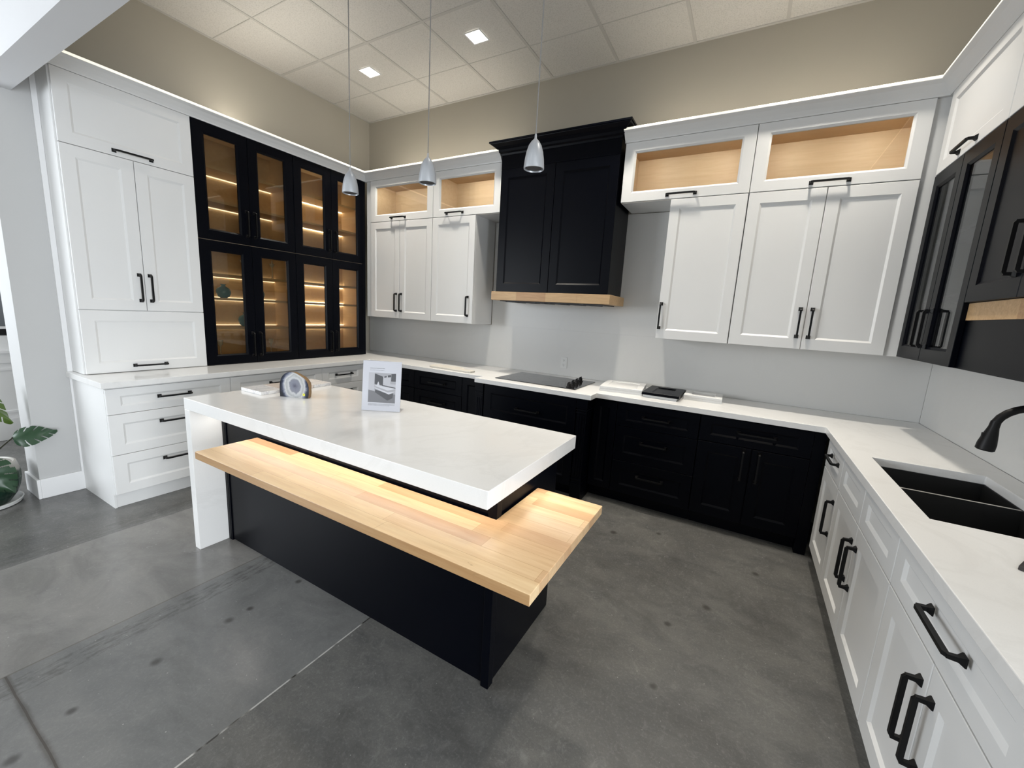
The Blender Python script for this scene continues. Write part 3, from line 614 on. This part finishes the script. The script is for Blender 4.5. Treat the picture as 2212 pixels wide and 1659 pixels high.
# ------------------------------------------------------------------ cooktop, outlet
t = thing('cooktop', (2.82, -.43, CT), 'black glass cooktop with knobs set in the worktop under the hood', 'cooktop')
obj('glass_top', BX(((2.426, -.692, CT+.0005), (3.212, -.168, CT+.007)),), M['blackglass'], t, bevel=.002)
obj('burner_rings', BX(), M['blackglass'], t) if False else None
for i in range(4):
    y = -.640+.125*i; x = 3.135 - .012*i
    bm = bmesh.new(); lathe(bm, [(.024, 0), (.024, .004), (.018, .008), (.0165, .030), (.013, .034)], (x, y, CT+.0072), 20)
    k = obj('knob', bm, M['black'], t, smooth=True)
    obj('grip', BX(((x-.005, y-.021, CT+.041), (x+.005, y+.021, CT+.052)),), M['black'], k, bevel=.002)
bm = bmesh.new()
for cx, cy, r in ((2.60, -.55, .10), (2.60, -.30, .075), (2.92, -.55, .075), (2.92, -.30, .11)):
    n = 40; a = [(cx+r*math.cos(2*PI*i/n), cy+r*math.sin(2*PI*i/n)) for i in range(n)]; b = [(cx+(r-.002)*math.cos(2*PI*i/n), cy+(r-.002)*math.sin(2*PI*i/n)) for i in range(n)]
    va = [bm.verts.new((*p_, CT+.0072)) for p_ in a]; vb = [bm.verts.new((*p_, CT+.0072)) for p_ in b]
    for i in range(n): bm.faces.new((va[i], va[(i+1) % n], vb[(i+1) % n], vb[i]))
obj('burner_mark', bm, mat('burner_mark_grey', (.05, .05, .05), .3), t)
t = thing('outlet', (2.818, -.0115, 1.047), 'white double power outlet on the backsplash behind the cooktop', 'outlet')
obj('cover_plate', FB('B', (2.783, 2.853, .0115, .0165, .990, 1.104)), M['plastic_white'], t, bevel=.002)
for z in (1.022, 1.072):
    bm = FB('B', (2.803, 2.833, .0166, .0185, z-.015, z+.015)); r = obj('receptacle', bm, M['plastic_white'], t, bevel=.003)
    obj('slots', FB('B', (2.811, 2.813, .0186, .0190, z-.002, z+.008), (2.823, 2.825, .0186, .0190, z-.002, z+.007), (2.816, 2.820, .0186, .0190, z-.010, z-.006)), M['dark_in'], r)

# ------------------------------------------------------------------ things on the back worktop
def sample(c, size, rot, z0, th, mm, label, name='sample_door', s=.05):
    bm = bmesh.new(); m = lambda u, d, z: (u, z, d)
    w2, h2 = size[0]/2, size[1]/2
    def ring(i, d): return [(-w2+i, -h2+i, d), (w2-i, -h2+i, d), (w2-i, h2-i, d), (-w2+i, h2-i, d)]
    loops(bm, [ring(0, 0), ring(0, th-.002), ring(.002, th), ring(s, th), ring(s+.010, th-.008)])
    bmesh.ops.rotate(bm, verts=bm.verts, cent=(0, 0, 0), matrix=Matrix.Rotation(rot, 3, 'Z'))
    bmesh.ops.translate(bm, verts=bm.verts, vec=(c[0], c[1], z0))
    o = obj(name, bm, M[mm], loc=(c[0], c[1], z0)); tag(o, label, 'door sample', 'cabinet door samples on the back worktop'); return o
sample((3.520, -.33), (.345, .40), math.radians(7), CT+.0006, .021, 'white', 'white sample cabinet door, lower one of the pair beside the cooktop')
sample((3.520, -.33), (.345, .40), math.radians(7), CT+.0222, .021, 'white', 'white sample cabinet door, upper one of the pair beside the cooktop')
sample((3.858, -.352), (.255, .38), 0, CT+.0006, .021, 'white', 'white sample cabinet door lying beneath the dark sample door')
sample((3.862, -.356), (.280, .40), 0, CT+.0222, .021, 'navy', 'dark sample cabinet door lying between the white samples', s=.065)
sample((4.150, -.258), (.274, .262), math.radians(1.5), CT+.0006, .020, 'white', 'white sample cabinet door, lower one right of the dark sample')
sample((4.150, -.258), (.274, .262), math.radians(1.5), CT+.0212, .020, 'white', 'white sample cabinet door, upper one right of the dark sample')
bm = bmesh.new(); pts = []
for i in range(13): a = PI/2 + PI*i/12; pts.append((1.62+.085*math.cos(a), -.535+.085*math.sin(a)))
pts += [(1.78, -.62), (2.03, -.63), (2.10, -.625), (2.10, -.545), (2.05, -.535), (1.98, -.54), (1.90, -.47), (1.80, -.448)]
prism(bm, pts, CT+.0006, CT+.017); o = obj('serving_board', bm, m_quartz('cream_stone', (.76, .72, .64), (.66, .61, .53), .3, .3, 5), bevel=.003, loc=(1.85, -.54, CT)); tag(o, 'cream stone serving board lying on the worktop left of the cooktop', 'board')
bm = BX(((-.085, -.085, 0), (.085, .085, .012))); bmesh.ops.rotate(bm, verts=bm.verts, cent=(0, 0, 0), matrix=Matrix.Rotation(math.radians(-31), 3, 'Z')); bmesh.ops.translate(bm, verts=bm.verts, vec=(5.223, -2.281, CT+.0006))
o = obj('sample_tile', bm, painted('dark_slate', (.03, .026, .025), .45, 60, .2), bevel=.0015, loc=(5.223, -2.281, CT)); tag(o, 'dark slate sample tile on the worktop near the sink', 'tile')

# ------------------------------------------------------------------ sink and tap
x0, y0, x1, y1 = SK; zb = .66; yd = -1.566
t = thing('sink', ((x0+x1)/2, (y0+y1)/2, zb), 'black double-bowl sink under the right worktop', 'sink')
def bowl(ya, yb):
    bm = bmesh.new(); g_ = .012; o_ = .001
    def r(i, z): return [(x0-o_+i, ya-(-i), z), (x1+o_-i, ya+i, z), (x1+o_-i, yb-i, z), (x0-o_+i, yb-i, z)]
    loops(bm, [r(0, zb-.01), r(0, .8735), r(.004, .8735), r(.010, zb+.02), r(.03, zb)])
    return bm
M['sinkdiv'] = M['sink']
obj('bowl', bowl(y0-.001, yd-.0245), M['sink'], t); obj('bowl', bowl(yd-.0145, y1+.001), M['sink'], t)
obj('divider', BX(((x0+.0005, yd-.0255, .8685), (x1-.0005, yd-.0135, .8739)),), mat('divider_lit_edge', (.42, .41, .38), .35), t, bevel=.003)  # pale colour stands in for light caught on the divider's top
for y in ((y0+yd)/2, (y1+yd)/2):
    bm = bmesh.new(); lathe(bm, [(.045, 0), (.045, .003), (.03, .004), (.028, .001)], (5.21, y, zb+.0005), 24); obj('drain', bm, M['steel'], t, smooth=True)
t = thing('tap', (5.468, -1.66, CT), 'matt black gooseneck pull-down tap behind the sink', 'tap')
fb = bmesh.new(); lathe(fb, [(.030, 0), (.030, .006), (.022, .010), (.021, .06), (.017, .075)], (5.468, -1.66, CT+.0006), 24); obj('base', fb, M['black'], t, smooth=True)
pts = [(5.468, -1.66, CT+.07), (5.468, -1.66, 1.10), (5.468, -1.66, 1.19)]
for i in range(1, 13):
    a = PI*i/12*.93; pts.append((5.356+.112*math.cos(a), -1.66, 1.195+.090*math.sin(a)))
bm = bmesh.new(); tube(bm, pts, .0135, 16); obj('neck', bm, M['black'], t, smooth=True)
e = Vector(pts[-1]); dr = Vector((-.10, 0, -1)).normalized()
bm = bmesh.new(); tube(bm, [e + dr*s for s in (-.004, .02, .045, .085, .108, .112)], [.0142, .015, .020, .0265, .027, .022], 20); h = obj('spray_head', bm, M['black'], t, smooth=True)
bm = bmesh.new(); q = e + dr*.05; box(bm, (q.x-.024, q.y-.007, q.z-.026), (q.x-.012, q.y+.007, q.z+.006)); obj('spray_button', bm, M['black'], h, bevel=.003)
bm = bmesh.new(); tube(bm, [(5.468, -1.682, CT+.045), (5.468, -1.71, CT+.05), (5.468, -1.75, CT+.075)], [.010, .008, .006], 12); obj('lever', bm, M['black'], t, smooth=True)

# ------------------------------------------------------------------ things on the island
def slabs():
    for ya, yb, mm, lab in ((-2.487, -2.357, 'marble', 'white veined marble sample slab nearest the waterfall end'), (-2.353, -2.134, 'marble_pink', 'beige marble sample slab behind the agate'), (-2.130, -1.996, 'marble', 'white marble sample slab at the far edge right of the agate')):
        o = obj('marble_slab', BX(((1.640, ya, .9356), (1.862, yb, .9556)),), M[mm], bevel=.0015, loc=(1.75, (ya+yb)/2, .9356)); tag(o, lab, 'slab', 'marble sample slabs on the island')
slabs()
# agate: polished flat face, rough rind behind
A0 = Vector((1.957, -2.426, .9356)); tv = Vector((.9287, .3709, 0)).normalized(); nv = Vector((-tv.y, tv.x, 0)); yaw = math.atan2(tv.y, tv.x)
outl = [(0, 0), (-.002, .040), (0, .073), (.004, .095), (.012, .116), (.023, .131), (.037, .143), (.052, .151), (.068, .1555), (.095, .154), (.114, .147), (.133, .137), (.150, .129), (.165, .117), (.177, .103), (.185, .087), (.189, .066), (.189, .044), (.187, .022), (.182, 0)]
ag = bpy.data.objects.new('agate_bookend', None); COL.objects.link(ag); ag.location = A0; ag.rotation_euler = (0, 0, yaw); tag(ag, 'polished grey agate bookend with a brown rind on the island', 'geode')
def local_obj(name, bm, m, parent, smooth=False):
    bmesh.ops.recalc_face_normals(bm, faces=bm.faces)
    if smooth:
        for f in bm.faces: f.smooth = True
    me = bpy.data.meshes.new(name); bm.to_mesh(me); bm.free(); me.materials.append(m); return link(name, me, parent)
bm = bmesh.new(); cx, cz = .095, .07
loops(bm, [[(x, 0, z) for x, z in outl], [(x, .004, z) for x, z in outl]]); local_obj('polished_face', bm, M['agate'], ag)
bm = bmesh.new(); rings = []
for k in range(9):
    f = k/8; y = .0042 + .066*f; s = 1 - .30*f**2.2; r = []
    for x, z in outl:
        px, pz = cx+(x-cx)*s*1.012, (cz+(z-cz)*s*1.012) if z > .001 else 0
        j = noise.noise(Vector((px*30, y*30, pz*30)))*.0035*(1 if k else .2)
        r.append((px + j, y, max(0, pz + (j if z > .001 else 0))))
    rings.append(r)
loops(bm, rings); local_obj('rind', bm, M['rind'], ag, True)
def disc(name, c, r, y, m, n=24):
    bm = bmesh.new(); loops(bm, [[(c[0]+r*math.cos(2*PI*i/n), yy, c[1]+r*math.sin(2*PI*i/n)) for i in range(n)] for yy in (0, y)]); return bm
st = local_obj('price_sticker', disc('s', (.158, .022), .0085, -.0006, None), M['yellow'], ag); local_obj('sticker_dot', disc('s', (.158, .022), .0032, -.0009, None), M['yellow_dot'], st)
# sign: acrylic holder with a printed sheet
S0 = Vector((2.574, -2.337, .9356)); sv_ = Vector((.189, .102, 0)).normalized()
sg = bpy.data.objects.new('photo_sign', None); COL.objects.link(sg); sg.location = S0; sg.rotation_euler = (math.radians(-7), 0, math.atan2(sv_.y, sv_.x)); tag(sg, 'acrylic stand holding a printed grey kitchen photo, standing on the island', 'sign')
sh = local_obj('acrylic_holder', BX(((-.001, .0015, 0), (.217, .0035, .281)), ((-.001, -.0020, 0), (.217, -.0008, .281))), M['acrylic'], sg)
bm = bmesh.new(); loops(bm, [[(0, .004, 0), (.216, .004, 0), (.216, .075, .010), (0, .075, .010)], [(0, .004, .003), (.216, .004, .003), (.216, .075, .013), (0, .075, .013)]]); local_obj('foot', bm, M['acrylic'], sg)
pp = local_obj('paper_sheet', BX(((.0005, -.0006, .001), (.2155, .0012, .2795))), M['paper'], sg)
IX0, IX1, IZ0, IZ1 = .034, .186, .048, .214
def ip(u, v): return (IX0+(IX1-IX0)*u, IZ0+(IZ1-IZ0)*v)
def patch(name, polys, g_, y):
    bm = bmesh.new()
    for poly in polys: bm.faces.new([bm.verts.new((*[ip(u, v)[0]], y, ip(u, v)[1])) for u, v in poly])
    return local_obj(name, bm, grey(g_), pp)
B_ = -.00064
patch('photo_print', [[(0, 0), (1, 0), (1, 1), (0, 1)]], .50, B_)
patch('print_floor', [[(0, 0), (1, 0), (1, .30), (.55, .30), (0, .42)]], .25, B_-.00002)
patch('print_pale', [[(0, .42), (.22, .40), (.22, 1), (.0, 1)], [(.54, .65), (.80, .63), (.80, .93), (.54, .88)], [(.56, .56), (1, .52), (1, .64), (.54, .64)]], .66, B_-.00003)
patch('print_dark', [[(.22, .62), (.53, .58), (.53, .88), (.22, .97)], [(.83, .73), (1, .73), (1, 1), (.83, .98)], [(.57, .84), (.66, .86), (.66, .91), (.57, .89)], [(.70, .86), (.82, .88), (.82, .95), (.70, .93)], [(.50, .57), (1, .50), (1, .53), (.50, .60)]], .10, B_-.00004)
patch('print_island', [[(.25, .34), (.72, .08), (.90, .17), (.93, .34), (.75, .30), (.25, .44)]], .11, B_-.00005)
patch('print_tops', [[(.22, .56), (.30, .59), (1, .49), (.72, .42)], [(.20, .49), (.26, .50), (.72, .36), (1, .40), (.76, .29)], [(.31, .585), (.35, .70), (.37, .70), (.41, .58)]], .78, B_-.00006)
bm = bmesh.new()
def line(x0_, x1_, z_, h_):
    x = x0_
    while x < x1_:
        wd = random.uniform(.0015, .0034); wd = min(wd, x1_-x); a = [bm.verts.new(p_) for p_ in ((x, B_, z_), (x+wd, B_, z_), (x+wd, B_, z_+h_), (x, B_, z_+h_))]; bm.faces.new(a); x += wd + random.choice((.0006, .0006, .0006, .002))
line(.040, .122, .237, .0028); line(.040, .120, .227, .0018); line(.036, .186, .040, .0017); line(.036, .186, .0355, .0017); line(.036, .155, .031, .0017)
local_obj('print_text', bm, grey(.18), pp)

# ------------------------------------------------------------------ pendants
PEND = [(2.580, 'silver cone pendant lamp, leftmost of the three over the island'), (3.080, 'silver cone pendant lamp, middle one of the three over the island'), (3.605, 'silver cone pendant lamp in front of the hood')]
for x, lab in PEND:
    y, z = -2.4, 2.058
    t = thing('pendant_lamp', (x, y, ZC), lab, 'lamp', 'pendant lamps over the island')
    bm = bmesh.new(); lathe(bm, [(.0335, .012), (.0365, .0), (.0385, .001), (.0385, .008), (.036, .035), (.031, .062), (.024, .083), (.015, .097), (.008, .104), (.0045, .108), (.0040, .120), (.0025, .124)], (x, y, z), 36)
    s = obj('lamp_shade', bm, M['alu'], t, smooth=True, sharp=60)
    bm = bmesh.new(); lathe(bm, [(.030, .004), (.030, .011), (.018, .0115), (.016, .009)], (x, y, z), 28); obj('socket', bm, M['dark_in'], s)
    bm = bmesh.new(); tube(bm, [(x, y, z+.122), (x, y, 2.9), (x, y, ZC-.02)], .0021, 8); obj('cord', bm, M['cord'], t)
    bm = bmesh.new(); lathe(bm, [(.055, 0), (.055, -.018), (.045, -.024)], (x, y, ZC-.0045), 28); obj('canopy', bm, M['alu'], t, smooth=True, sharp=40)

# ------------------------------------------------------------------ ceiling downlights (the first three are in view; the second row is unseen, added for light)
DOWN = [(.915, -.80, 'square ceiling downlight nearest the back left corner'), (2.158, -.80, 'square ceiling downlight above and left of the hood'), (3.40, -.80, 'square ceiling downlight right of the hood, at the top edge of the photo'),
        (4.640, -.80, None), (.915, -2.03, None), (2.158, -2.03, None), (3.40, -2.03, None), (4.640, -2.03, None)]
for x, y, lab in DOWN:
    area('downlight_beam', (x, y, ZC-.012), (.13, .13), 25 if y > -1 else (13 if x > 4 else 3), WARM, (0, 0, -1), 88)
    if lab:
        t = thing('ceiling_downlight', (x, y, ZC), lab, 'light', 'square ceiling downlights')
        bm = bmesh.new(); q = [(.078, -.0045), (.078, -.0085), (.068, -.0085), (.066, -.0045)]
        loops(bm, [[(x-r, y-r, ZC+z), (x+r, y-r, ZC+z), (x+r, y+r, ZC+z), (x-r, y+r, ZC+z)] for r, z in q], False, False); obj('bezel', bm, M['trim'], t)
        obj('diffuser', BX(((x-.0655, y-.0655, ZC-.0075), (x+.0655, y+.0655, ZC-.0045)),), M['lamp'], t)
# added, unseen fill lights in the showroom beyond the header
for x in (.5, 3.0, 5.0):
    for y in (-4.9, -7.0): area('added_showroom_light', (x, y, ZC-.012), (.13, .13), 9, (1, .97, .93), (0, 0, -1), 150)


# ------------------------------------------------------------------ inside the display cabinet
def vase(x, y, z, s, label):
    bm = bmesh.new(); lathe(bm, [(.026, 0), (.045, .012), (.057, .040), (.058, .062), (.048, .085), (.026, .100), (.017, .106), (.016, .112), (.025, .122), (.022, .122), (.012, .110)], (0, 0, 0), 32)
    bmesh.ops.scale(bm, vec=(s, s, s), verts=bm.verts); bmesh.ops.translate(bm, verts=bm.verts, vec=(x, y, z))
    o = obj('teal_vase', bm, M['teal'], smooth=True, sharp=60, loc=(x, y, z)); tag(o, label, 'vase', 'teal vases in the display cabinet')
vase(.17, -1.845, 1.5036, 1.0, 'round teal vase on the middle shelf, behind the left glass door')
vase(.17, -1.665, 1.2456, 1.05, 'round teal vase on the lower shelf, partly behind the door stile')
vase(.17, -1.535, 1.5036, .95, 'round teal vase on the middle shelf, peeking past the door stile')
def crystal(x, y, z, s, flip, label):
    bm = bmesh.new(); tube(bm, [(x, y, z+.012), (x, y, z+.10*s), (x, y, z+.115*s)], [.0055, .004, .006], 12)
    lathe(bm, [(.030, 0), (.030, .004), (.010, .010), (.005, .014)], (x, y, z), 24)
    if not flip:
        for k in range(5):
            a = 2*PI*k/5; r = []
            for f, wd in ((0, .004), (.35, .011), (.7, .008), (1, .001)):
                rr = .004+.024*f; c = Vector((x+rr*math.cos(a), y+rr*math.sin(a), z+s*(.115+.055*f-.02*f*f))); t_ = Vector((-math.sin(a), math.cos(a), 0))
                r.append([c-t_*wd, c+t_*wd, c+t_*wd+Vector((0, 0, .003)), c-t_*wd+Vector((0, 0, .003))])
            loops(bm, r)
        lathe(bm, [(.003, .115*s), (.011, .135*s), (.008, .165*s), (.002, .19*s)], (x, y, z), 12)
    else: lathe(bm, [(.004, .10*s), (.020, .118*s), (.024, .15*s), (.022, .15*s), (.017, .118*s), (.006, .106*s)], (x, y, z), 20)
    o = obj('crystal_stem', bm, M['crystal'], smooth=True, loc=(x, y, z)); tag(o, label, 'glassware', 'crystal stems in the display cabinet')
crystal(.15, -1.655, 1.7126, 1.0, False, 'clear crystal flower on the top shelf above the left teal vases')
crystal(.15, -1.375, 1.7126, 1.0, False, 'clear crystal flower on the top shelf behind the second glass door')
crystal(.16, -1.895, .9352, 1.2, True, 'clear stemmed glass on the cabinet bottom behind the left glass door')
crystal(.16, -1.425, .9352, 1.2, True, 'clear stemmed glass on the cabinet bottom behind the second glass door')

# ------------------------------------------------------------------ potted monstera at the far left
PC = (-.035, -3.362)
bm = bmesh.new(); lathe(bm, [(.15, 0), (.19, .004), (.200, .028), (.193, .030), (.182, .010), (.15, .008)], (*PC, 0.0006), 48)
o = obj('saucer', bm, M['plastic_white'], smooth=True, loc=(*PC, 0)); tag(o, 'white round saucer under the plant pot', 'saucer')
t = thing('potted_monstera', (*PC, .0095), 'monstera plant in a green glazed pot at the wall end, left edge of the photo', 'plant')
bm = bmesh.new(); n = 72; rings = []
for r, z in [(.120, .0), (.140, .004), (.168, .05), (.190, .11), (.200, .17), (.199, .22), (.190, .27), (.186, .283), (.176, .286), (.166, .279), (.166, .235)]:
    rings.append([(PC[0]+(r+(.003*math.cos(24*2*PI*i/n) if .01 < z < .25 and r > .167 else 0))*math.cos(2*PI*i/n), PC[1]+(r+(.003*math.cos(24*2*PI*i/n) if .01 < z < .25 and r > .167 else 0))*math.sin(2*PI*i/n), .0096+z) for i in range(n)])
loops(bm, rings); obj('pot', bm, M['pot'], t, smooth=True)
bm = bmesh.new(); lathe(bm, [(.164, .236), (.10, .250), (.001, .254)], (*PC, .0096), 32); obj('soil', bm, M['soil'], t, smooth=True)
def leaf(base, tip, width, normal, bend, m, cuts=True, splits=5):
    """A monstera blade: midrib from base to tip, lobes split along both edges."""
    base, tip, nn = Vector(base), Vector(tip), Vector(normal).normalized(); ax = tip-base; L = ax.length; ax.normalize(); sd = ax.cross(nn).normalized(); nn = sd.cross(ax)
    bm = bmesh.new(); NU, NV = 64, 12
    def P(u, v):
        half = width*.5*(math.sin(PI*min(1, u**.62)))**.75*(1.05-.25*u)
        x = L*(u + (-.10*(abs(v))*(1-u) if u < .35 else 0) + .10*abs(v)*(1-u)); c = sd*(half*v) + ax*x
        return base + c + nn*(-bend*u*u*L + .10*width*abs(v)**1.5*-1 + .006*math.sin(9*u+3*v))
    grid = {}
    for i in range(NU+1):
        for j in range(-NV, NV+1):
            grid[i, j] = bm.verts.new(P(i/NU, j/NV))
    for i in range(NU):
        for j in range(-NV, NV):
            u = (i+.5)/NU; v = abs((j+.5)/NV); uu = u - .16*v
            ph = (uu*splits*1.08+.15*(j > 0)) % 1
            if cuts and v > .38 and .12 < u < .93 and ph < .10+.16*(v-.38): continue
            bm.faces.new((grid[i, j], grid[i+1, j], grid[i+1, j+1], grid[i, j+1]))
    bmesh.ops.delete(bm, geom=[v for v in bm.verts if not v.link_faces], context='VERTS')
    bmesh.ops.remove_doubles(bm, verts=bm.verts, dist=1e-5)
    bmesh.ops.solidify(bm, geom=bm.faces[:], thickness=.0012)
    return obj('leaf', bm, m, t, smooth=True, sharp=80)
def petiole(p0, p1, p2, r0=.009, r1=.005):
    bm = bmesh.new(); ps = []
    for i in range(9): f = i/8; ps.append(Vector(p0)*(1-f)**2+Vector(p1)*2*f*(1-f)+Vector(p2)*f*f)
    tube(bm, ps, [r0+(r1-r0)*i/8 for i in range(9)], 10); obj('stalk', bm, M['stem'], t, smooth=True)
S_ = (PC[0]+.02, PC[1]+.02, .255)
petiole(S_, (.06, -3.31, .36), (.16, -3.205, .495)); leaf((.16, -3.205, .490), (.20, -3.005, .515), .155, (.75, -.1, .66), .04, M['leaf'])
petiole((PC[0]-.02, PC[1]-.03, .255), (-.1, -3.42, .6), (-.02, -3.36, .86)); leaf((-.02, -3.345, .85), (.05, -3.165, .575), .17, (.8, .35, .48), .06, M['leaf_young'])
petiole((PC[0]+.05, PC[1], .25), (.12, -3.36, .42), (.14, -3.36, .345)); leaf((.14, -3.36, .345), (.185, -3.235, .11), .21, (.93, -.25, .2), .02, M['leaf'])
petiole((PC[0]-.04, PC[1]+.02, .25), (-.2, -3.45, .55), (-.22, -3.55, .72)); leaf((-.22, -3.55, .72), (-.1, -3.80, .60), .26, (.4, -.2, .9), .15, M['leaf'])
